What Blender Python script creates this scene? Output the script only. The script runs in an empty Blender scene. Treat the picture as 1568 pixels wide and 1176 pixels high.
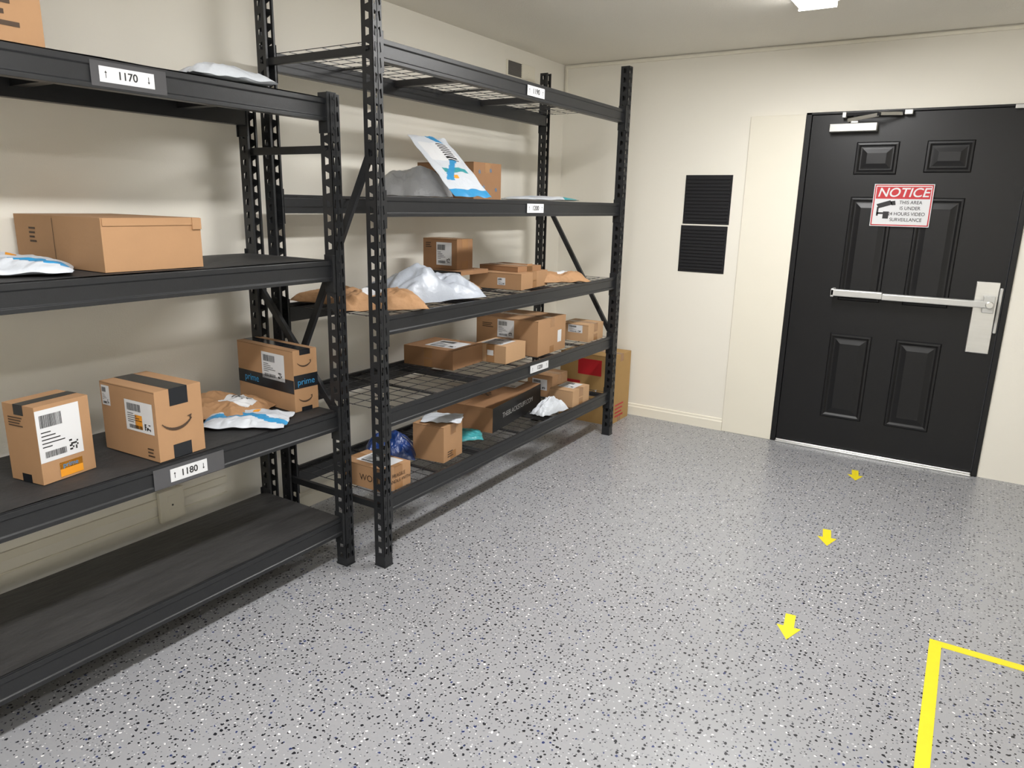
import bpy, bmesh, math, random
from mathutils import Vector, Matrix, noise, Euler
random.seed(7)
sc=bpy.context.scene
try:
    sc.view_settings.view_transform='Standard'; sc.view_settings.look='None'
    sc.view_settings.exposure=0.0
except Exception: pass

# ---------------------------------------------------------------- materials
def mat(name,col,rough=.5,metal=0,spec=.5,noise_s=None,noise_a=.1,bump=0,bump_s=50,emit=None,coat=0,stretch=None):
    m=bpy.data.materials.new(name); m.use_nodes=True; nt=m.node_tree; N=nt.nodes; L=nt.links
    b=N['Principled BSDF']; b.inputs['Base Color'].default_value=(*col,1); b.inputs['Roughness'].default_value=rough
    b.inputs['Metallic'].default_value=metal
    try: b.inputs['Specular IOR Level'].default_value=spec; b.inputs['Coat Weight'].default_value=coat
    except Exception: pass
    tc=N.new('ShaderNodeTexCoord'); src=tc.outputs['Object']
    if stretch:
        mp=N.new('ShaderNodeMapping'); mp.inputs['Scale'].default_value=stretch; L.new(src,mp.inputs['Vector']); src=mp.outputs[0]
    if noise_s:
        n=N.new('ShaderNodeTexNoise'); n.inputs['Scale'].default_value=noise_s; n.inputs['Detail'].default_value=5; L.new(src,n.inputs['Vector'])
        mx=N.new('ShaderNodeMix'); mx.data_type='RGBA'
        mx.inputs[6].default_value=(*[c*(1-noise_a) for c in col],1); mx.inputs[7].default_value=(*[min(1,c*(1+noise_a)) for c in col],1)
        L.new(n.outputs['Fac'],mx.inputs[0]); L.new(mx.outputs[2],b.inputs['Base Color'])
    if bump:
        n2=N.new('ShaderNodeTexNoise'); n2.inputs['Scale'].default_value=bump_s; n2.inputs['Detail'].default_value=4; L.new(src,n2.inputs['Vector'])
        bp=N.new('ShaderNodeBump'); bp.inputs['Strength'].default_value=bump; bp.inputs['Distance'].default_value=.01
        L.new(n2.outputs['Fac'],bp.inputs['Height']); L.new(bp.outputs[0],b.inputs['Normal'])
    if emit:
        b.inputs['Emission Color'].default_value=(1,.99,.98,1); b.inputs['Emission Strength'].default_value=emit
    return m
def s2l(r,g,b):
    f=lambda c:(c/255/12.92 if c/255<=.04045 else ((c/255+.055)/1.055)**2.4)
    return (f(r),f(g),f(b))
M_wall=mat('wall_paint',s2l(236,232,221),.6,noise_s=3,noise_a=.015,bump=.08,bump_s=220)
M_trim=mat('trim_paint',s2l(234,229,214),.45,noise_s=4,noise_a=.02)
M_ceil=mat('ceiling_paint',s2l(232,228,217),.9,noise_s=2,noise_a=.03,bump=.25,bump_s=160)
M_steel=mat('black_powder_coat',(.017,.018,.020),.38,spec=.45,noise_s=40,noise_a=.2,bump=.05,bump_s=300)
M_wire=mat('wire_black',(.035,.035,.037),.35)
M_deck=mat('deck_liner',(.026,.026,.027),.62,noise_s=9,noise_a=.55,bump=.35,bump_s=26,stretch=(1,1,1))
M_deckw=mat('deck_board_dark',(.040,.039,.039),.5,noise_s=5,noise_a=.6,bump=.4,bump_s=12,stretch=(5,1,1))
M_card=mat('cardboard',s2l(168,130,94),.8,noise_s=14,noise_a=.06,bump=.05,bump_s=90)
M_card2=mat('cardboard_dark',s2l(147,109,76),.8,noise_s=14,noise_a=.07,bump=.05,bump_s=90)
M_card3=mat('cardboard_light',s2l(185,149,112),.8,noise_s=14,noise_a=.05,bump=.05,bump_s=90)
M_card4=mat('cardboard_yellow',s2l(174,139,86),.8,noise_s=14,noise_a=.05)
M_kraft=mat('kraft_paper',s2l(166,127,90),.75,noise_s=10,noise_a=.16,bump=.8,bump_s=22)
M_white=mat('label_white',s2l(214,215,217),.5)
M_black=mat('ink_black',(.012,.012,.013),.5)
M_ink=mat('print_brown',(.06,.035,.02),.7)
M_tape=mat('packing_tape_tan',s2l(156,117,80),.25,noise_s=20,noise_a=.05)
M_btape=mat('black_tape',(.012,.014,.018),.22)
M_blue=mat('print_blue',s2l(52,138,188),.35)
M_navy=mat('poly_blue',s2l(25,58,122),.3,bump=.6,bump_s=22)
M_teal=mat('poly_teal',s2l(60,148,155),.3,bump=.6,bump_s=22)
M_poly=mat('poly_white',s2l(198,203,210),.42,noise_s=6,noise_a=.05,bump=.8,bump_s=20)
M_gray=mat('poly_gray',s2l(168,170,173),.38,noise_s=7,noise_a=.12,bump=.9,bump_s=18)
M_lgray=mat('poly_silver',s2l(166,172,182),.36,noise_s=7,noise_a=.1,bump=1.0,bump_s=16)
M_orange=mat('print_orange',s2l(226,150,40),.5)
M_red=mat('print_red',s2l(186,34,42),.45)
M_door=mat('door_black_paint',(.008,.008,.009),.38,spec=.35,noise_s=8,noise_a=.1,bump=.03,bump_s=200)
M_alu=mat('brushed_aluminium',(.70,.70,.69),.30,metal=1,noise_s=60,noise_a=.08,stretch=(.1,1,1))
M_alum=mat('painted_aluminium',s2l(196,196,193),.35,metal=.3)
M_rub=mat('black_rubber',(.013,.013,.015),.7,spec=.3)
M_yel=mat('yellow_tape',s2l(232,214,36),.45,noise_s=30,noise_a=.05)
M_clear=mat('clear_tape',(.08,.08,.085),.15)
M_vent=mat('vent_gray',s2l(100,98,94),.5)
M_emit=mat('lamp_diffuser',(1,1,1),.5,emit=88)
M_emit2=mat('lamp_diffuser_side',(1,1,1),.5,emit=30)
M_lampb=mat('lamp_body',s2l(235,232,225),.5)

def floor_mat():
    m=bpy.data.materials.new('epoxy_flake_floor'); m.use_nodes=True; nt=m.node_tree; N=nt.nodes; L=nt.links; b=N['Principled BSDF']
    tc=N.new('ShaderNodeTexCoord')
    n=N.new('ShaderNodeTexNoise'); n.inputs['Scale'].default_value=1.3; L.new(tc.outputs['Object'],n.inputs['Vector'])
    base=N.new('ShaderNodeMix'); base.data_type='RGBA'; base.inputs[6].default_value=(*s2l(149,150,153),1); base.inputs[7].default_value=(*s2l(156,157,160),1); L.new(n.outputs['Fac'],base.inputs[0])
    cur=base.outputs[2]
    def layer(scale,thr,size,col,off):
        nonlocal cur
        mp=N.new('ShaderNodeMapping'); mp.inputs['Location'].default_value=(off,off*1.7,0); L.new(tc.outputs['Object'],mp.inputs['Vector'])
        wn=N.new('ShaderNodeTexNoise'); wn.inputs['Scale'].default_value=scale*2.2; L.new(mp.outputs[0],wn.inputs['Vector'])
        sub=N.new('ShaderNodeVectorMath'); sub.operation='SCALE'; sub.inputs['Scale'].default_value=.45/scale; L.new(wn.outputs['Color'],sub.inputs[0])
        add=N.new('ShaderNodeVectorMath'); add.operation='ADD'; L.new(mp.outputs[0],add.inputs[0]); L.new(sub.outputs[0],add.inputs[1])
        v=N.new('ShaderNodeTexVoronoi'); v.voronoi_dimensions='2D'; v.inputs['Scale'].default_value=scale; L.new(add.outputs[0],v.inputs['Vector'])
        sp=N.new('ShaderNodeSeparateColor'); L.new(v.outputs['Color'],sp.inputs[0])
        a=N.new('ShaderNodeMath'); a.operation='LESS_THAN'; a.inputs[1].default_value=thr; L.new(sp.outputs[0],a.inputs[0])
        sz=N.new('ShaderNodeMath'); sz.operation='MULTIPLY_ADD'; sz.inputs[1].default_value=size*.6; sz.inputs[2].default_value=size*.4; L.new(sp.outputs[1],sz.inputs[0])
        c=N.new('ShaderNodeMath'); c.operation='LESS_THAN'; L.new(v.outputs['Distance'],c.inputs[0]); L.new(sz.outputs[0],c.inputs[1])
        mu=N.new('ShaderNodeMath'); mu.operation='MULTIPLY'; L.new(a.outputs[0],mu.inputs[0]); L.new(c.outputs[0],mu.inputs[1])
        mx=N.new('ShaderNodeMix'); mx.data_type='RGBA'; L.new(mu.outputs[0],mx.inputs[0]); L.new(cur,mx.inputs[6]); mx.inputs[7].default_value=(*col,1); cur=mx.outputs[2]
    layer(74,.28,.25,s2l(126,128,133),3.1)
    layer(74,.18,.23,s2l(184,185,188),11.3)
    layer(54,.34,.28,s2l(32,33,39),5.7)
    layer(84,.22,.27,s2l(36,37,43),15.7)
    layer(56,.08,.26,s2l(48,60,106),8.9)
    layer(56,.10,.22,s2l(226,226,226),1.9)
    L.new(cur,b.inputs['Base Color']); b.inputs['Roughness'].default_value=.30
    bn=N.new('ShaderNodeTexNoise'); bn.inputs['Scale'].default_value=60; L.new(tc.outputs['Object'],bn.inputs['Vector'])
    bp=N.new('ShaderNodeBump'); bp.inputs['Strength'].default_value=.12; bp.inputs['Distance'].default_value=.004; L.new(bn.outputs['Fac'],bp.inputs['Height']); L.new(bp.outputs[0],b.inputs['Normal'])
    return m
M_floor=floor_mat()

# ---------------------------------------------------------------- mesh helper
class MB:
    def __init__(s): s.v=[]; s.f=[]; s.mi=[]; s.mats=[]
    def m(s,mt):
        if mt not in s.mats: s.mats.append(mt)
        return s.mats.index(mt)
    def poly(s,pts,mt):
        i=len(s.v); s.v+= [tuple(p) for p in pts]; s.f.append(tuple(range(i,i+len(pts)))); s.mi.append(s.m(mt))
    def box(s,x0,x1,y0,y1,z0,z1,mt,T=None):
        i=len(s.v); P=[(x,y,z) for z in (z0,z1) for y in (y0,y1) for x in (x0,x1)]
        if T is not None: P=[tuple(T@Vector(p)) for p in P]
        s.v+=P
        for q in [(0,2,3,1),(4,5,7,6),(0,1,5,4),(2,6,7,3),(0,4,6,2),(1,3,7,5)]:
            s.f.append(tuple(i+k for k in q)); s.mi.append(s.m(mt))
    def bar(s,p,q,w,t,mt,up=(0,1,0)):
        p=Vector(p);q=Vector(q);d=q-p;l=d.length;d.normalize();up=Vector(up)
        if abs(d.dot(up))>.99: up=Vector((1,0,0))
        a=d.cross(up).normalized(); b=a.cross(d).normalized()
        T=Matrix(((d.x,a.x,b.x,p.x),(d.y,a.y,b.y,p.y),(d.z,a.z,b.z,p.z),(0,0,0,1)))
        s.box(0,l,-w/2,w/2,-t/2,t/2,mt,T)
    def extr_y(s,prof,y0,y1,mt,T=None,mts=None):
        n=len(prof); i=len(s.v); P=[(x,y0,z) for x,z in prof]+[(x,y1,z) for x,z in prof]; s.v+=P
        for k in range(n):
            k2=(k+1)%n; s.f.append((i+k,i+k2,i+n+k2,i+n+k)); s.mi.append(s.m(mts[k] if mts else mt))
        s.f.append(tuple(i+k for k in range(n))[::-1]); s.mi.append(s.m(mt)); s.f.append(tuple(i+n+k for k in range(n))); s.mi.append(s.m(mt))
    def cyl(s,c,ax,r,l,mt,n=16,r2=None):
        r2=r if r2 is None else r2
        c=Vector(c);ax=Vector(ax).normalized(); t=Vector((0,0,1)) if abs(ax.z)<.9 else Vector((1,0,0)); a=ax.cross(t).normalized(); b=ax.cross(a)
        i=len(s.v)
        for rr,h in((r,0),(r2,l)):
            for k in range(n):
                an=2*math.pi*k/n; s.v.append(tuple(c+ax*h+a*math.cos(an)*rr+b*math.sin(an)*rr))
        for k in range(n):
            k2=(k+1)%n; s.f.append((i+k,i+k2,i+n+k2,i+n+k)); s.mi.append(s.m(mt))
        s.f.append(tuple(i+k for k in range(n))[::-1]); s.mi.append(s.m(mt)); s.f.append(tuple(i+n+k for k in range(n))); s.mi.append(s.m(mt))
    def obj(s,name,parent=None,bevel=0,smooth=False,solid=0,loc=None,rz=0,fix=True):
        me=bpy.data.meshes.new(name); me.from_pydata(s.v,[],s.f)
        for m_ in s.mats: me.materials.append(m_)
        for p,k in zip(me.polygons,s.mi): p.material_index=k; p.use_smooth=smooth
        if fix:
            bm=bmesh.new(); bm.from_mesh(me); bmesh.ops.recalc_face_normals(bm,faces=bm.faces); bm.to_mesh(me); bm.free()
        me.update(); o=bpy.data.objects.new(name,me); sc.collection.objects.link(o)
        if loc: o.location=loc
        o.rotation_euler[2]=rz
        if parent: o.parent=parent
        if solid:
            md=o.modifiers.new('s','SOLIDIFY'); md.thickness=solid
        if bevel:
            md=o.modifiers.new('b','BEVEL'); md.width=bevel; md.segments=2; md.limit_method='ANGLE'
        return o
def empty(name,loc=(0,0,0)):
    o=bpy.data.objects.new(name,None); o.location=loc; o.empty_display_size=.1; sc.collection.objects.link(o); return o
def text(body,size,mt,parent,loc,rot,name='lettering',ext=.0003,sx=1,bold=0,align='CENTER',shear=0):
    cu=bpy.data.curves.new(name,'FONT'); cu.body=body; cu.size=size; cu.extrude=ext; cu.align_x=align; cu.align_y='CENTER'; cu.materials.append(mt); cu.offset=bold; cu.shear=shear
    o=bpy.data.objects.new(name,cu); sc.collection.objects.link(o); o.location=loc; o.rotation_euler=rot; o.scale=(sx,1,1); o.parent=parent; return o

# ---------------------------------------------------------------- room shell
H=2.432; RX=4.2; FY=-7.0
mb=MB(); mb.box(-.1,RX+.1,FY-.1,.1,-.1,0,M_floor); mb.obj('floor')
mb=MB(); mb.box(-.1,RX+.1,FY-.1,.1,H,H+.1,M_ceil); mb.obj('ceiling')
mb=MB(); mb.box(-.1,0,FY-.1,.1,0,H,M_wall); mb.obj('wall_left')
mb=MB(); mb.box(RX,RX+.1,FY-.1,.1,0,H,M_wall); mb.obj('wall_right')
mb=MB(); mb.box(-.0,RX,FY-.1,FY,0,H,M_wall); mb.obj('wall_front')
mb=MB(); mb.box(0,1.655,0,.1,0,H,M_wall); mb.box(1.655,2.822,0,.1,2.045,H,M_wall); mb.box(2.822,RX,0,.1,0,H,M_wall); mb.obj('wall_back')
mb=MB(); mb.box(1.33,1.655,-.014,0,0,2.036,M_trim); mb.obj('trim_1',bevel=.003)
def baseprof(h,t): return [(0,0),(t,0),(t,h*.72),(t*.6,h*.8),(t*.55,h*.95),(0,h)]
mb=MB(); mb.extr_y([(x,z) for x,z in baseprof(.085,.014)],FY,-.002,M_trim); mb.obj('baseboard_left')
mb=MB(); mb.extr_y([(x,z) for x,z in baseprof(.085,.014)],0,1.314,M_trim); o=mb.obj('baseboard_back'); o.rotation_euler[2]=-math.pi/2; o.location=(.015,0,0)
mb=MB(); mb.box(0,.012,-6.9,-2.95,.275,.305,M_trim); mb.box(0,.007,-6.9,-2.95,.225,.232,M_trim); mb.obj('trim_2',bevel=.002)
mb=MB(); mb.box(.02,RX-.01,-.016,0,H-.026,H-.008,M_trim); mb.box(.014,.03,-.014,0,2.22,H-.01,M_trim); mb.obj('trim_3',bevel=.002)

# ---------------------------------------------------------------- door
door=empty('door_1',(2.24,0,0))
dl,dr=1.690,2.790; yF=.002
mb=MB(); mb.box(dl-2.24,dr-2.24,yF,.05,.022,2.028,M_door)
def panel(x0,x1,z0,z1):
    rings=[(0,0),(.006,-.008),(.016,-.009),(.028,.0015),(.040,-.001),(.062,-.007)]
    R=[]
    for ins,dy in rings:
        a,b,c,d=x0+ins-2.24,x1-ins-2.24,z0+ins,z1-ins; y=yF+dy-.0005
        R.append([(a,y,c),(b,y,c),(b,y,d),(a,y,d)])
    for A,B in zip(R[:-1],R[1:]):
        for k in range(4):
            k2=(k+1)%4; mb.poly([A[k],A[k2],B[k2],B[k]],M_door)
    mb.poly(R[-1],M_door)
panel(1.95,2.175,1.69,1.872); panel(2.31,2.54,1.70,1.872)
panel(1.955,2.185,.955,1.565); panel(2.305,2.535,.955,1.565)
panel(1.94,2.175,.215,.75); panel(2.305,2.54,.215,.75)
mb.obj('slab',door,fix=False)
mb=MB(); mb.box(1.656-2.24,dl-2.24-.003,-.012,.06,0,2.044,M_door); mb.box(dr-2.24+.003,2.82-2.24,-.012,.06,0,2.044,M_door); mb.box(1.656-2.24,2.82-2.24,-.012,.06,2.031,2.044,M_door); mb.obj('frame',door,bevel=.002)
mb=MB(); mb.box(dl-2.24,dr-2.24,-.035,.06,0,.012,M_alu); mb.box(dl-2.24,dr-2.24,-.015,.05,.012,.02,M_alu); mb.obj('threshold',door,bevel=.003)
mb=MB(); mb.box(2.69-2.24,2.82-2.24,-.03,-.012,2.02,2.04,M_alum); mb.obj('strike_bracket',door,bevel=.002)
cl=empty('door_closer',(1.93,-.03,1.95))
mb=MB(); mb.box(-.13,.12,-.03,.027,-.022,.022,M_alum); mb.box(-.02,.02,-.03,.01,.022,.035,M_alum); mb.cyl((-.13,0,0),(-1,0,0),.016,.006,M_black); mb.obj('body',cl,bevel=.008)
mb=MB(); mb.bar((-.06,-.01,.072),(.27,-.01,.074),.018,.008,M_rub); mb.bar((-.04,-.012,.04),(.13,-.09,.056),.02,.006,M_alu); mb.bar((.13,-.09,.061),(.24,-.01,.066),.018,.006,M_alu); mb.cyl((.13,-.09,.05),(0,0,1),.010,.018,M_rub); mb.cyl((0,-.012,.02),(0,0,1),.012,.045,M_rub); mb.box(-.07,-.05,-.02,.018,.055,.085,M_alum); mb.box(.25,.29,-.02,.018,.06,.085,M_alum); mb.obj('arm',cl,bevel=.002)
pb=empty('panic_bar',(2.3,0,1.0))
mb=MB(); mb.box(-.38,-.10,-.075,-.035,-.016,.024,M_alum); mb.box(-.38,-.36,-.075,0,-.022,.028,M_alum); mb.obj('rail_end',pb,bevel=.005)
mb=MB(); mb.box(-.10,.43,-.08,-.035,-.018,.018,M_alum); mb.box(-.36,.43,-.035,0,-.012,.014,M_alum); mb.obj('push_rail',pb,bevel=.005)
mb=MB(); mb.box(.355,.468,-.010,0.0015,-.28,.12,M_alu); mb.box(.40,.455,-.075,-.01,-.045,.045,M_alum); mb.cyl((.432,-.075,0),(0,-1,0),.020,.014,M_alu,24)
mb.box(.47,.485,-.02,0,-.16,.09,M_alum)
mb.obj('latch_case',pb,bevel=.004)
sg=empty('surveillance_notice_sign',(2.228,-.012,1.52))
mb=MB(); mb.box(-.152,.152,-.003,.003,-.118,.118,M_white)
def rr(mb_,x0,x1,z0,z1,y,mt): mb_.poly([(x0,y,z0),(x1,y,z0),(x1,y,z1),(x0,y,z1)],mt)
for a in((-.148,.148,.108,.114),(-.148,.148,-.114,-.108),(-.148,-.142,-.114,.114),(.142,.148,-.114,.114),(-.138,.138,.036,.103)): rr(mb,a[0],a[1],a[2],a[3],-.0036,M_red)
mb.poly([(-.13,-.004,.005),(-.06,-.004,.028),(-.045,-.004,.005),(-.115,-.004,-.018)],M_black); mb.poly([(-.06,-.004,.022),(-.035,-.004,.026),(-.03,-.004,.002),(-.05,-.004,.0)],M_black)
rr(mb,-.125,-.115,-.06,-.01,-.004,M_black); rr(mb,-.125,-.09,-.05,-.04,-.004,M_black); rr(mb,-.09,-.06,-.075,-.035,-.004,M_black)
mb.obj('plate',sg)
R90=(math.pi/2,0,0)
text('NOTICE',.070,M_white,sg,(0,-.0045,.069),R90,sx=1.02,bold=.0008,shear=.2)
for i,(t,xx) in enumerate((('THIS AREA',.045),('IS UNDER',.045),('24 HOURS VIDEO',.03),('SURVEILLANCE',.03))): text(t,.027,M_black,sg,(xx,-.0045,.016-i*.032),R90,sx=.9)
for (x0,x1,z0,z1) in((.94,1.25,1.378,1.69),(.932,1.245,1.062,1.368)):
    mb=MB(); mb.box(x0,x1,-.004,-.0005,z0,z1,M_rub)
    n=13
    for i in range(n):
        zc=z0+.012+(z1-z0-.024)*(i+.5)/n; h=(z1-z0)/n*.33
        mb.bar((x0+.012,-.006,zc+random.uniform(-.001,.001)),(x1-.012,-.006,zc),h*1.6,.008,M_rub)
    mb.obj('ribbed_rubber_mat',bevel=.003)
mb=MB(); mb.box(0.0005,.012,-.76,-.59,2.255,2.348,M_trim)
for i in range(8): mb.box(.012,.016,-.75,-.60,2.264+i*.0105,2.270+i*.0105,M_vent)
mb.box(.0121,.0125,-.752,-.598,2.262,2.342,M_vent); mb.obj('wall_vent')
mb=MB(); mb.box(.0005,.009,-.58,-.42,2.262,2.35,M_trim); mb.cyl((.009,-.5,2.306),(1,0,0),.004,.002,M_trim); mb.obj('wall_cover_plate',bevel=.002)
mb=MB(); mb.box(.0125,.03,-3.275,-3.17,.205,.335,M_trim); mb.cyl((.03,-3.222,.27),(1,0,0),.004,.002,M_vent); mb.box(.03,.031,-3.24,-3.205,.285,.31,M_trim); mb.box(.03,.031,-3.24,-3.205,.23,.255,M_trim); mb.obj('outlet_cover',bevel=.003)

def fixture(x,y0,y1):
    r=empty('ceiling_light',(x,(y0+y1)/2,H)); l=(y1-y0)/2
    mb=MB(); mb.box(-.1,.1,-l,l,-.018,-.0005,M_lampb); mb.box(-.085,.085,-l-.008,-l,-.045,-.0005,M_lampb); mb.box(-.085,.085,l,l+.008,-.045,-.0005,M_lampb); mb.obj('pan',r,bevel=.002)
    mb=MB(); pr=[(-.08,-.018),(-.08,-.034),(-.06,-.043),(.06,-.043),(.08,-.034),(.08,-.018)]; mb.extr_y(pr,-l+.001,l-.001,M_emit2,mts=[M_emit2,M_emit,M_emit,M_emit,M_emit2,M_emit2]); mb.obj('diffuser',r)
fixture(1.84,-2.15,-.95); fixture(1.84,-4.75,-3.55); fixture(3.1,-6.6,-5.4)  # third fixture is an added, unseen lamp to brighten the room and left wall

# ---------------------------------------------------------------- racks
WX,WY,P=.052,.045,.0508
def cell(mb,o,U,V,w,h,hole,mt):
    o=Vector(o);U=Vector(U);V=Vector(V); f=lambda a,b:tuple(o+U*a+V*b)
    O=[f(0,0),f(w,0),f(w,h),f(0,h)]; I=[f(a,b) for a,b in hole]
    for k in range(4):
        k2=(k+1)%4; mb.poly([O[k],O[k2],I[k2],I[k]],mt)
def post(par,cx,cy,z1,fd=1):
    mb=MB(); n=int(z1/P)
    xf=cx+fd*WX/2; xb=cx-fd*WX/2
    for i in range(n):
        z=z1-(i+1)*P
        hw=WY/2
        cell(mb,(xf,cy-hw,z),(0,1,0),(0,0,1),hw,P,[(.005,.012),(.013,.008),(.019,.038),(.009,.043)],M_steel)
        cell(mb,(xf,cy+hw,z),(0,-1,0),(0,0,1),hw,P,[(.005,.012),(.013,.008),(.019,.038),(.009,.043)],M_steel)
        for sy in(-1,1):
            cell(mb,(xb,cy+sy*hw,z),(fd,0,0),(0,0,1),WX,P,[(.017,.010),(.036,.014),(.036,.032),(.017,.040)],M_steel)
    zb=z1-n*P
    if zb>0.001:
        mb.poly([(xf,cy-WY/2,0),(xf,cy+WY/2,0),(xf,cy+WY/2,zb),(xf,cy-WY/2,zb)],M_steel)
        for sy in(-1,1): mb.poly([(xf,cy+sy*WY/2,0),(xb,cy+sy*WY/2,0),(xb,cy+sy*WY/2,zb),(xf,cy+sy*WY/2,zb)],M_steel)
    for sy in(-1,1): mb.poly([(xb,cy+sy*WY/2,0),(xb,cy+sy*(WY/2-.008),0),(xb,cy+sy*(WY/2-.008),z1),(xb,cy+sy*WY/2,z1)],M_steel)
    mb.obj('upright',par,solid=.0018,fix=False)
    mb=MB(); mb.box(cx-.03,cx+.03,cy-.026,cy+.026,0,.006,M_steel); mb.box(cx-.0275,cx+.0275,cy-.024,cy+.024,.006,.035,M_steel); mb.obj('foot',par,bevel=.002)
def beam(par,xf,fd,y0,y1,zt,h=.076):
    t=.036
    pr=[(0,0),(0,-.016),(-.004,-.020),(-.004,-h+.016),(0,-h+.012),(0,-h),(-t,-h),(-t,-.014),(-.014,-.014),(-.014,0)]
    mb=MB(); mb.extr_y([(xf+fd*x,zt+z) for x,z in pr],y0,y1,M_steel); 
    for ye,s in((y0,1),(y1,-1)):
        a,b=sorted((ye-s*.034,ye+s*.012))
        mb.box(min(xf+fd*.012,xf+fd*.015),max(xf+fd*.012,xf+fd*.015),a,b,zt-.118,zt+.022,M_steel)
        a,b=sorted((ye+s*.001,ye+s*.0035)); mb.box(min(xf-fd*.04,xf+fd*.014),max(xf-fd*.04,xf+fd*.014),a,b,zt-.118,zt+.022,M_steel)
        for zz in(zt-.0,zt-.05,zt-.1): mb.cyl((xf+fd*.015,ye-s*.018,zz),(fd,0,0),.005,.003,M_steel,10)
    mb.obj('beam',par,bevel=.0012)
def rack(name,XF,XB_,y0,y1,zt,levels,wire,braces):
    r=empty(name,((XF+XB_)/2,(y0+y1)/2,0)); off=Matrix.Translation(-r.location)
    kids0=set(bpy.data.objects)
    for y in(y0,y1): post(r,XF-.010,y,zt,1); post(r,XB_,y,zt,-1)
    for z in levels:
        beam(r,XF,1,y0+WY/2,y1-WY/2,z); beam(r,XB_-.010,-1,y0+WY/2,y1-WY/2,z)
        xa,xb=XB_+.006,XF-.016; ya,yb=y0+WY/2+.006,y1-WY/2-.006
        mb=MB()
        if wire:
            zt_=z-.006; Lp=(yb-ya)/3
            for k in range(3):
                p0=ya+k*Lp+.004; p1=ya+(k+1)*Lp-.004
                n=int((p1-p0)/.064)
                for i in range(n+1):
                    y=p0+(p1-p0)*i/n; mb.box(xa,xb,y-.0014,y+.0014,zt_-.0022,zt_,M_wire)
                m_=6
                for i in range(m_+1):
                    x=xa+(xb-xa)*i/m_; mb.box(x-.0014,x+.0014,p0,p1,zt_-.0044,zt_-.0022,M_wire)
                y=(p0+p1)/2; mb.box(xa,xb,y-.004,y+.004,zt_-.012,zt_-.0044,M_wire)
            for k in(1,2):
                y=ya+k*Lp; mb.box(xa,xb,y-.018,y+.018,zt_-.032,zt_-.0044,M_wire)
            mb.obj('wire_deck',r,fix=False)
        else:
            nx,ny=8,60; zt_=z+.004
            mb.box(xa,xb,ya,yb,z-.014,z-.004,M_steel)
            for k in range(4):
                y=ya+(yb-ya)*(k+.5)/4; mb.box(xa,xb,y-.02,y+.02,z-.045,z-.014,M_steel)
            for i in range(nx):
                for j in range(ny):
                    q=[]
                    for a,b in((i,j),(i+1,j),(i+1,j+1),(i,j+1)):
                        x=xa+(xb+.008-xa)*a/nx; y=ya+(yb-ya)*b/ny
                        q.append((x,y,zt_+ (noise.noise((x*5,y*6,z*9))*.0022)))
                    mb.poly(q,M_deckw if z<.5 else M_deck)
            mb.box(xa,xb+.008,ya,yb,z-.003,z+.001,M_deck)
            mb.obj('deck_board',r,smooth=False)
    mb=MB()
    for (yy,xa_,za,xb2,zb) in braces:
        mb.bar((xa_,yy,za),(xb2,yy,zb),.028,.018,M_steel); 
        for x_,z_ in((xa_,za),(xb2,zb)): mb.cyl((x_,yy-.0235,z_),(0,-1,0),.006,.004,M_steel,8)
    mb.obj('cross_braces',r,bevel=.0015)
    for o in set(bpy.data.objects)-kids0:
        if o.parent==r and o.type=='MESH':
            o.data.transform(off)
    return r
XA,XAb,yA0,yA1=.590,.125,-5.02,-2.815
XB,XBb,yB0,yB1=.730,.165,-2.7357,-.5481
a1,a2,a3,a4=1.832,1.2592,.6684,.2163
b1,b2,b3,b4,b5=2.0426,1.4993,1.0471,.6695,.3024
fa,ba=XA-.01,XAb
brA=[]
for y in(yA0,yA1): brA+=[(y,ba,1.66,fa,1.66),(y,ba,1.14,fa,.63),(y,fa,.12,ba,.12)]
rackA=rack('storage_rack',XA,XAb,yA0,yA1,1.848,(a1,a2,a3,a4),False,brA)
fb,bb=XB-.01,XBb
brB=[(yB0,bb,.62,fb,1.69),(yB0,bb,.26,fb,.26),(yB0,bb,2.0,fb,2.0),(yB1,bb,1.55,fb,.66),(yB1,bb,.26,fb,.26)]
rackB=rack('storage_rack',XB,XBb,yB0,yB1,2.285,(b1,b2,b3,b4,b5),True,brB)

def arrow_pts(cx,cz,s,up): 
    d=1 if up else -1
    return [(cx-.0008*s,cz-.008*s*d),(cx+.0008*s,cz-.008*s*d),(cx+.0008*s,cz+.003*s*d),(cx+.003*s,cz+.003*s*d),(cx,cz+.008*s*d),(cx-.003*s,cz+.003*s*d),(cx-.0008*s,cz+.003*s*d)]
def card(xp,y,z,w,h,s,tape=None):
    r=empty('shelf_label',(xp,y,z)); mb=MB()
    if tape: mb.box(-.0005,.0006,tape[0],tape[1],-h/2-.012,h/2+.012,M_clear)
    mb.box(-.0005,.002,-w/2,w/2,-h/2,h/2,M_white)
    for sy,up in((-1,True),(1,tape is None)):
        mb.poly([(.0024,a,b) for a,b in arrow_pts(sy*w*.39,0,h/.034,up)],M_black)
    mb.obj('card',r); text(s,h*.72,M_black,r,(.0025,0,0),(math.pi/2,0,math.pi/2),sx=1.0,bold=.0004)
card(XA+.001,-3.57,1.794,.155,.040,'1170',(-.10,.115)); card(XA+.001,-3.495,.628,.13,.042,'1180',(-.12,.13))
card(XB+.001,-1.615,2.004,.16,.046,'1190'); card(XB+.001,-1.59,1.462,.16,.044,'1200'); card(XB+.001,-1.50,.632,.19,.040,'1220')

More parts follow.
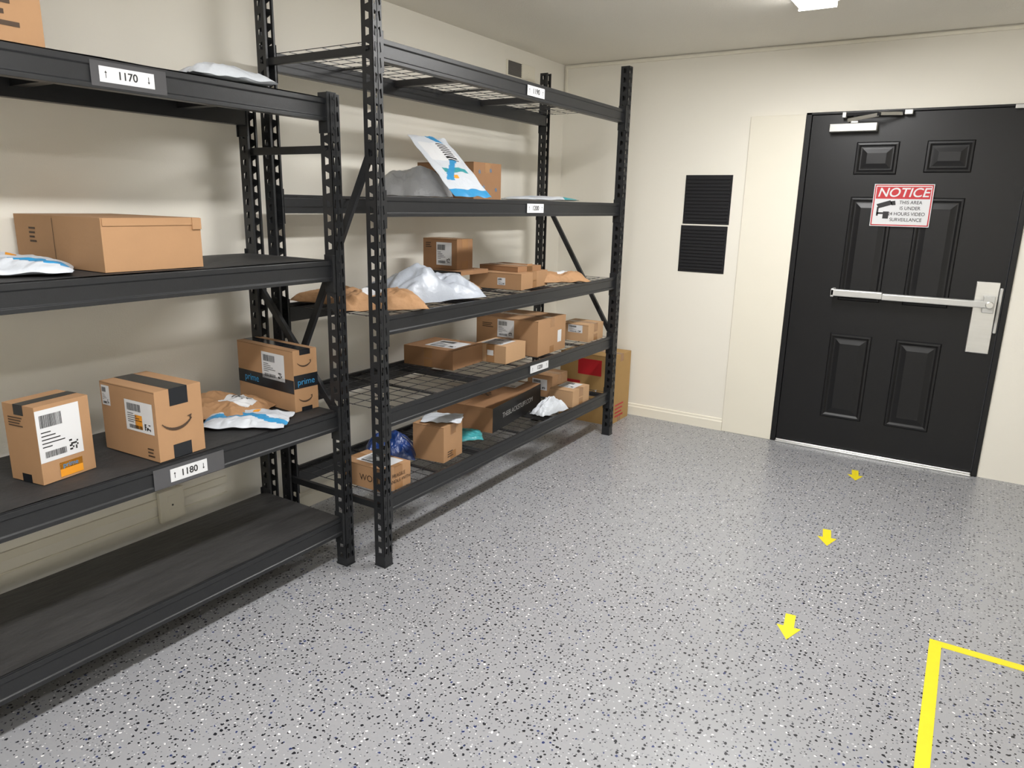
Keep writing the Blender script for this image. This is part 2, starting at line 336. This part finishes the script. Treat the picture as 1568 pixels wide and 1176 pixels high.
# ---------------------------------------------------------------- cartons
def bars(mb,pt,u0,v0,u1,v1,seed,mt=M_black):
    rd=random.Random(seed); u=u0
    while u<u1:
        w=(u1-u0)*rd.choice((.012,.02,.032)); ue=min(u+w,u1)
        mb.poly([pt(u,v0),pt(ue,v0),pt(ue,v1),pt(u,v1)],mt); u=ue+(u1-u0)*rd.choice((.012,.022))
def carton(name,M,sx,sy,z,h,rot=0,mt=M_card,tape=M_tape,tdir='x',dec=(),tw=.05,open_=0,seed=1,drop=.05):
    """M = corner nearest the aisle/viewer (front +X face meets -Y face)"""
    rot=math.radians(rot); c,s=math.cos(rot),math.sin(rot)
    lx,ly=-sx/2,sy/2; cx=M[0]+c*lx-s*ly; cy=M[1]+s*lx+c*ly
    mb=MB(); hx,hy=sx/2,sy/2
    mb.box(-hx,hx,-hy,hy,0,h-.003,mt)
    if tdir=='x': mb.box(-hx,hx,-hy,-.001,h-.003,h,mt); mb.box(-hx,hx,.001,hy,h-.003,h,mt)
    else: mb.box(-hx,-.001,-hy,hy,h-.003,h,mt); mb.box(.001,hx,-hy,hy,h-.003,h,mt)
    e=.0006
    if tape:
        if tdir=='x':
            mb.box(-hx-e,hx+e,-tw/2,tw/2,h,h+e,tape)
            mb.box(hx,hx+e,-tw/2,tw/2,h-drop,h+e,tape); mb.box(hx,hx+e,-tw/2,tw/2,0,drop*.8,tape)
            mb.box(-hx,hx,-hy-.0003,-hy+.001,h-.0045,h-.0035,M_ink)
        else:
            mb.box(-tw/2,tw/2,-hy-e,hy+e,h,h+e,tape)
            mb.box(-tw/2,tw/2,-hy-e,-hy,h-drop,h+e,tape); mb.box(-tw/2,tw/2,-hy-e,-hy,0,drop*.8,tape)
    def fr(face,k=1):
        g=.0012*k
        if face=='L': return lambda u,v:(-hx+u*sx,-hy-g,v*h)
        if face=='R': return lambda u,v:(hx+g,-hy+u*sy,v*h)
        return lambda u,v:(-hx+u*sx,-hy+v*sy,h+g)
    txt=[]
    for d in dec:
        k=d[0]; f=fr(d[1]); f2=fr(d[1],1.5)
        if k=='rect':
            _,_,u0,v0,u1,v1,m_=d; mb.poly([f(u0,v0),f(u1,v0),f(u1,v1),f(u0,v1)],m_)
        elif k=='label':
            _,_,u0,v0,u1,v1=d; mb.poly([f(u0,v0),f(u1,v0),f(u1,v1),f(u0,v1)],M_white)
            U=lambda a:u0+(u1-u0)*a; V=lambda a:v0+(v1-v0)*a
            bars(mb,f2,U(.08),V(.66),U(.58),V(.90),seed); bars(mb,f2,U(.12),V(.08),U(.6),V(.2),seed+5)
            for i in range(5): mb.poly([f2(U(.08),V(.28+i*.07)),f2(U(.3+.1*((i*7)%4)),V(.28+i*.07)),f2(U(.3+.1*((i*7)%4)),V(.30+i*.07)),f2(U(.08),V(.30+i*.07))],M_black)
            rd=random.Random(seed)
            for i in range(6):
                for j in range(6):
                    if rd.random()<.5: a,b_=U(.68+i*.035),V(.1+j*.035); mb.poly([f2(a,b_),f2(a+(u1-u0)*.035,b_),f2(a+(u1-u0)*.035,b_+(v1-v0)*.035),f2(a,b_+(v1-v0)*.035)],M_black)
        elif k=='smile':
            _,_,u,v,w,m_=d; asp=(sx if d[1]=='L' else sy)/h; n=12
            def P_(t,o): 
                a=math.pi*(1.22+.56*t); rr_=w*.75+o; return f2(u+rr_*math.cos(a),v+(w*.55+rr_*math.sin(a))*asp)
            for i in range(n):
                t0,t1=i/n,(i+1)/n; th=w*.035*(.5+math.sin(math.pi*t0)); mb.poly([P_(t0,-th),P_(t1,-th),P_(t1,th),P_(t0,th)],m_)
            mb.poly([f2(u+w*.40,v+w*.16*asp),f2(u+w*.60,v+w*.20*asp),f2(u+w*.52,v-w*.02*asp),f2(u+w*.50,v+w*.12*asp)],m_)
        elif k=='text':
            txt.append(d)
        elif k=='lines':
            _,_,u0,v0,u1,v1,n,m_=d
            for i in range(n):
                va=v0+(v1-v0)*i/n; vb=va+(v1-v0)/n*.45; ue=u1-(u1-u0)*.3*((i*5)%3)/3; mb.poly([f(u0,va),f(ue,va),f(ue,vb),f(u0,vb)],m_)
    o=mb.obj(name,loc=(cx,cy,z),rz=rot,fix=False)
    for d in txt:
        _,face,u,v,sz,body,m_=d; p=fr(face,1.6)(u,v); R={'L':(math.pi/2,0,0),'R':(math.pi/2,0,math.pi/2),'T':(0,0,0)}[face]
        text(body,sz,m_,o,p,R,name='print',ext=.0001)
    if open_:
        mb=MB(); mb.box(hx,hx+open_,hy-.03,hy,h-.035,h-.001,mt); mb.box(hx,hx+.003,-hy+.004,hy-.03,h-.022,h-.001,mt); mb.obj('flap',o)
    return o
ZB=-.006
carton('cardboard_box',(.55,-4.30),.42,.545,a1+.007,.38,0,M_card,dec=[('lines','R',.6,.1,.9,.3,3,M_ink)])
carton('cardboard_box',(.545,-3.665),.515,.31,a2+.007,.152,-1,M_card,tape=None,open_=.006,dec=[('rect','L',.47,.15,.475,.95,M_ink),('lines','L',.18,.45,.26,.8,4,M_ink),('rect','T',.0,.0,.01,1,M_ink)])
carton('cardboard_box',(.485,-3.875),.135,.163,a3+.007,.229,9,M_card,tdir='y',tape=M_btape,tw=.04,drop=.03,dec=[('label','R',.0,.28,.8,.95),('rect','R',.32,.03,.75,.22,M_orange),('rect','R',.32,.13,.75,.22,M_btape),('text','R',.52,.175,.02,'prime',M_blue),('lines','L',.15,.72,.6,.86,4,M_ink)],seed=3)
carton('cardboard_box',(.578,-3.58),.275,.165,a3+.007,.226,3,M_card,tape=M_btape,tw=.065,drop=.055,dec=[('label','L',.45,.38,.95,.82),('rect','L',.62,.42,.75,.62,M_orange),('smile','R',.42,.50,.55,M_ink),('label','L',.03,.66,.18,.95),('lines','L',.8,.05,.92,.2,3,M_ink)],seed=4)
carton('cardboard_box',(.485,-2.96),.36,.112,a3+.007,.243,-4,M_card,tape=M_btape,tw=.05,drop=.02,dec=[('rect','L',.0,.30,1,.52,M_btape),('rect','R',.0,.38,1,.60,M_btape),('label','L',.45,.46,.85,.90),('text','R',.5,.48,.035,'prime',M_blue),('text','L',.25,.41,.04,'prime',M_blue),('smile','R',.45,.2,.5,M_ink),('smile','R',.45,.78,.5,M_ink)],seed=5)
# rack B
carton('cardboard_box',(.45,-1.73),.36,.25,b2+ZB,.188,0,M_card2,dec=[('text','R',.2,.7,.05,'*',M_blue),('text','R',.6,.75,.05,'*',M_blue),('text','R',.35,.3,.05,'*',M_blue),('text','R',.8,.25,.05,'*',M_blue),('lines','L',.1,.6,.5,.8,3,M_ink)])
carton('flat_cardboard_box',(.47,-1.86),.33,.24,b3+.080,.020,0,M_card2,tape=None,dec=[('rect','L',0,0,1,.9,M_btape)])
carton('cardboard_box',(.40,-1.80),.225,.13,b3+.1012,.152,-2,M_card2,dec=[('label','L',.40,.12,.85,.88),('lines','L',.08,.7,.25,.9,3,M_ink)],seed=6)
carton('cardboard_box',(.64,-1.56),.31,.34,b3+ZB,.085,6,M_card,dec=[('label','L',.55,.25,.7,.7)],seed=7)
carton('cardboard_box',(.58,-1.50),.26,.22,b3+ZB+.086,.028,-4,M_card2,dec=[])
carton('cardboard_box',(.50,-1.965),.31,.27,b4+ZB,.098,2,M_card2,tdir='y',dec=[('label','T',.3,.2,.9,.8)],seed=8)
carton('cardboard_box',(.63,-1.68),.19,.21,b4+ZB,.094,2,M_card3,tdir='y',dec=[('label','T',.1,.1,.8,.8),('rect','L',.4,.4,.6,.7,M_white)],seed=9)
carton('cardboard_box',(.67,-1.42),.40,.34,b4+ZB,.198,2,M_card,tdir='x',dec=[('label','L',.35,.45,.62,.95),('rect','R',.7,.25,.84,.6,M_white),('lines','L',.1,.7,.28,.85,3,M_ink)],seed=10)
carton('cardboard_box',(.69,-.84),.20,.21,b4+ZB,.105,0,M_card3,dec=[('label','L',.3,.5,.8,.95)],seed=11)
carton('cardboard_box',(.60,-1.75),.34,.64,b5+ZB,.135,7,M_card2,tape=None,tdir='y',dec=[('rect','R',.0,.0,1,1,M_black),('text','R',.5,.5,.040,'THEBLACKSTUFF.COM',M_white),('text','T',.5,.4,.12,'&',M_ink),('label','T',.35,.72,.75,.95)],seed=12)
carton('cardboard_box',(.67,-2.262),.17,.17,b5+ZB,.174,6,M_card,dec=[('lines','R',.2,.1,.5,.3,3,M_ink)],seed=13)
carton('cardboard_box',(.70,-2.69),.25,.155,b5+ZB,.102,0,M_card,dec=[('label','T',.2,.2,.9,.9),('text','R',.5,.62,.022,'FRAGILE',M_ink),('text','R',.5,.38,.022,'HANDLE WITH',M_ink),('text','L',.7,.45,.04,'WORLD',M_ink)],seed=14)
carton('cardboard_box',(.71,-1.05),.16,.22,b5+ZB,.10,0,M_card3,dec=[('label','T',.1,.3,.8,.9)],seed=15)
carton('cardboard_box',(.50,-.93),.18,.20,b5+ZB,.14,0,M_card,dec=[('label','L',.2,.3,.8,.8)],seed=16)
carton('large_cardboard_box',(.655,-.37),.40,.31,0,.485,0,M_card4,tape=M_tape,tdir='x',dec=[('rect','L',.35,.70,.8,.93,M_red),('rect','L',.05,.35,.4,.6,M_red),('lines','R',.25,.08,.7,.3,4,M_red),('smile','L',.55,.45,.3,M_white)],seed=17)

# ---------------------------------------------------------------- mailers
def mailer(name,loc,lx,ly,th,rz=0,rx=0,ry=0,mt=M_poly,seed=0,pr=None,sym=False,crump=.35,n=(56,42),R=None,sharp=3,crease=.004):
    nx,ny=n; mb=MB()
    def pt(i,j,top):
        u=2*i/nx-1; v=2*j/ny-1
        pf=max(0,(1-abs(u)**sharp))**.7*max(0,(1-abs(v)**sharp))**.7
        N1=noise.noise((u*1.2+seed*3.1,v*1.2,seed)); N2=noise.noise((u*2.4+seed,v*2.4,seed*2))
        # sharp crease lines: ridged noise at two scales, warped
        wu=u+.25*noise.noise((u*2,v*2,seed+9)); wv=v+.25*noise.noise((v*2,u*2,seed+4))
        r1=1-2*abs(noise.noise((wu*3.0+seed,wv*3.4,seed*1.7))); r2=1-2*abs(noise.noise((wu*7+seed,wv*6,seed*2.3)))
        z=th*pf*(.80+crump*(.8*N1+.5*N2))
        z+=crease*(1.3*r1+.8*r2-1)*min(1,pf*1.8)*(1 if th>.03 else .35)
        ox=.03*lx*noise.noise((v*2,seed,1)); oy=.05*ly*noise.noise((u*2,seed,5))
        if not top: z=(-z*.9 if sym else 0)
        else: z=max(z,0) if not sym else z
        edge=.007*(1+noise.noise((u*3+seed,v*3,9)))*(1-pf)
        return (u*lx/2+ox,v*ly/2+oy,z+edge+(0.0008 if top else 0))
    for top in(1,0):
        base=len(mb.v)
        for j in range(ny+1):
            for i in range(nx+1): mb.v.append(pt(i,j,top))
        for j in range(ny):
            for i in range(nx):
                a=base+j*(nx+1)+i; q=(a,a+1,a+nx+2,a+nx+1)
                mb.f.append(q if top else q[::-1])
                m_=mt
                if top and pr:
                    k=pr((i+.5)/nx,(j+.5)/ny)
                    if k: m_=k
                mb.mi.append(mb.m(m_))
    o=mb.obj(name,loc=loc,smooth=True,fix=False); o.rotation_euler=(math.radians(rx),math.radians(ry),math.radians(rz))
    if R is not None: o.rotation_euler=R.to_euler()
    bm=bmesh.new(); bm.from_mesh(o.data); bmesh.ops.remove_doubles(bm,verts=bm.verts,dist=.0004); bm.to_mesh(o.data); bm.free()
    sb=o.modifiers.new('sub','SUBSURF'); sb.levels=1; sb.render_levels=1
    return o
def swoosh(u,v):
    if abs(v-.35-.12*math.sin(u*5))<.10: return M_blue
    if .55<u<.62 and .62<v<.75: return M_orange
def lab(u0,v0,u1,v1,base=None):
    def f(u,v):
        if u0<u<u1 and v0<v<v1:
            a=(u-u0)/(u1-u0); b_=(v-v0)/(v1-v0)
            if .15<a<.8 and .55<b_<.85 and int(a*18)%2: return M_black
            return M_white
        return base(u,v) if base else None
    return f
mailer('padded_mailer',(.505,-3.19,a1+.008),.28,.17,.06,rz=80,seed=1)
mailer('padded_mailer',(.37,-3.865,a2+.008),.36,.24,.06,rz=62,seed=2,pr=swoosh)
mailer('kraft_mailer',(.26,-3.13,a3+.010),.34,.25,.07,rz=25,seed=3,mt=M_kraft,pr=lab(.55,.3,.9,.75),sharp=4,crease=.007)
mailer('padded_mailer',(.445,-3.15,a3+.010),.30,.20,.038,rz=38,seed=4,pr=swoosh)
# shelf 2 rack B
mailer('poly_mailer',(.26,-1.965,b2+.001),.36,.22,.17,rz=32,seed=5,mt=M_gray,crump=.25,crease=.008)
U=Vector((.300,-.037,-.27)).normalized(); V=Vector((.037,.318,0)).normalized(); V=(V-U*V.dot(U)).normalized(); Nn=U.cross(V)
Rm=Matrix((U,V,Nn)).transposed()
def big(u,v):
    if .12<u<.42 and .12<v<.88: return M_white if not(.55<v<.8 and int(u*60)%2) else M_black
    if u<.75 and abs(v-.5-.3*math.sin(u*6))<.09: return M_blue
    if .55<u<.62 and .2<v<.8: return M_teal
    if u>.90: return M_blue
    if .66<u<.72 and .25<v<.45: return M_orange
mailer('padded_mailer',(.50,-1.997,b2+.140),.41,.25,.018,seed=6,pr=big,sym=True,crump=.2,R=Rm)
mailer('padded_mailer',(.48,-1.12,b2+.002),.42,.26,.03,rz=36,seed=7,pr=lambda u,v:M_teal if u>.8 else (M_blue if .3<v<.4 and u>.3 else None))
# shelf 3 rack B
mailer('poly_mailer',(.50,-2.20,b3+.002),.50,.34,.14,rz=78,seed=8,mt=M_lgray,crump=.45,sharp=4,crease=.011)
mailer('kraft_mailer',(.53,-2.53,b3+.002),.38,.32,.075,rz=50,seed=9,mt=M_kraft,pr=lab(.3,.3,.55,.7),crump=.4,sharp=5,crease=.008)
mailer('kraft_mailer',(.29,-2.50,b3+.002),.34,.30,.060,rz=10,seed=21,mt=M_kraft,crump=.4,sharp=5,crease=.007)
mailer('kraft_mailer',(.32,-1.84,b3+.002),.36,.28,.078,rz=60,seed=11,mt=M_kraft,crump=.1,crease=.003)
mailer('kraft_mailer',(.58,-1.08,b3+.002),.34,.24,.065,rz=60,seed=12,mt=M_kraft,pr=lab(.5,.3,.8,.7),crump=.3,sharp=5,crease=.007)
# bottom shelf rack B
mailer('poly_mailer',(.40,-2.33,b5+.002),.24,.22,.12,rz=40,seed=13,mt=M_navy,pr=lambda u,v:M_white if .45<v<.52 and u>.4 else None,crease=.008)
mailer('poly_mailer',(.50,-1.93,b5+.002),.26,.16,.05,rz=40,seed=14,mt=M_teal,pr=lambda u,v:M_poly if u<.45 else None)
mailer('padded_mailer',(.585,-2.16,b5+.170),.19,.15,.02,rz=30,seed=15,mt=M_poly)
mailer('poly_mailer',(.66,-1.24,b5+.002),.24,.10,.09,rz=80,seed=16,mt=M_poly,crump=.5,crease=.008)

# ---------------------------------------------------------------- floor markings
for tail,tip in(((2.215,-.31),(2.24,-.49)),((2.22,-1.28),(2.25,-1.465)),((2.238,-2.16),(2.26,-2.34))):
    a=Vector((*tail,0));b_=Vector((*tip,0)); d=(b_-a).normalized(); n=Vector((-d.y,d.x,0)); l=(b_-a).length
    pts=[a+n*.018,a+n*.018+d*l*.5,a+n*.042+d*l*.5,b_,a-n*.042+d*l*.5,a-n*.018+d*l*.5,a-n*.018]
    mb=MB(); mb.poly([(p.x,p.y,.0012) for p in pts],M_yel); mb.poly([(p.x,p.y,.0002) for p in pts][::-1],M_yel); mb.obj('floor_arrow_sticker',fix=False)
mb=MB(); mb.box(2.69,2.728,-3.9,-2.04,.0002,.0012,M_yel); mb.box(2.728,3.7,-2.078,-2.04,.0002,.0012,M_yel); mb.box(3.662,3.7,-3.9,-2.078,.0002,.0012,M_yel); mb.obj('floor_marking_tape')

# ---------------------------------------------------------------- world + camera
w=bpy.data.worlds.new('world'); sc.world=w; w.use_nodes=True; w.node_tree.nodes['Background'].inputs[0].default_value=(.8,.85,.9,1); w.node_tree.nodes['Background'].inputs[1].default_value=.1
yaw,pitch,roll=.5600,.2447,.0221
fw=Vector((-math.sin(yaw)*math.cos(pitch),math.cos(yaw)*math.cos(pitch),-math.sin(pitch)))
r0=Vector((math.cos(yaw),math.sin(yaw),0)); u0=r0.cross(fw)
r_=r0*math.cos(roll)+u0*math.sin(roll); u_=-r0*math.sin(roll)+u0*math.cos(roll)
cam=bpy.data.cameras.new('camera'); cam.sensor_width=36; cam.lens=1104.78/1568*36; cam.clip_start=.05
co=bpy.data.objects.new('camera',cam); sc.collection.objects.link(co)
Mx=Matrix(((r_.x,u_.x,-fw.x,2.6246),(r_.y,u_.y,-fw.y,-4.7937),(r_.z,u_.z,-fw.z,1.4816),(0,0,0,1)))
co.matrix_world=Mx; sc.camera=co
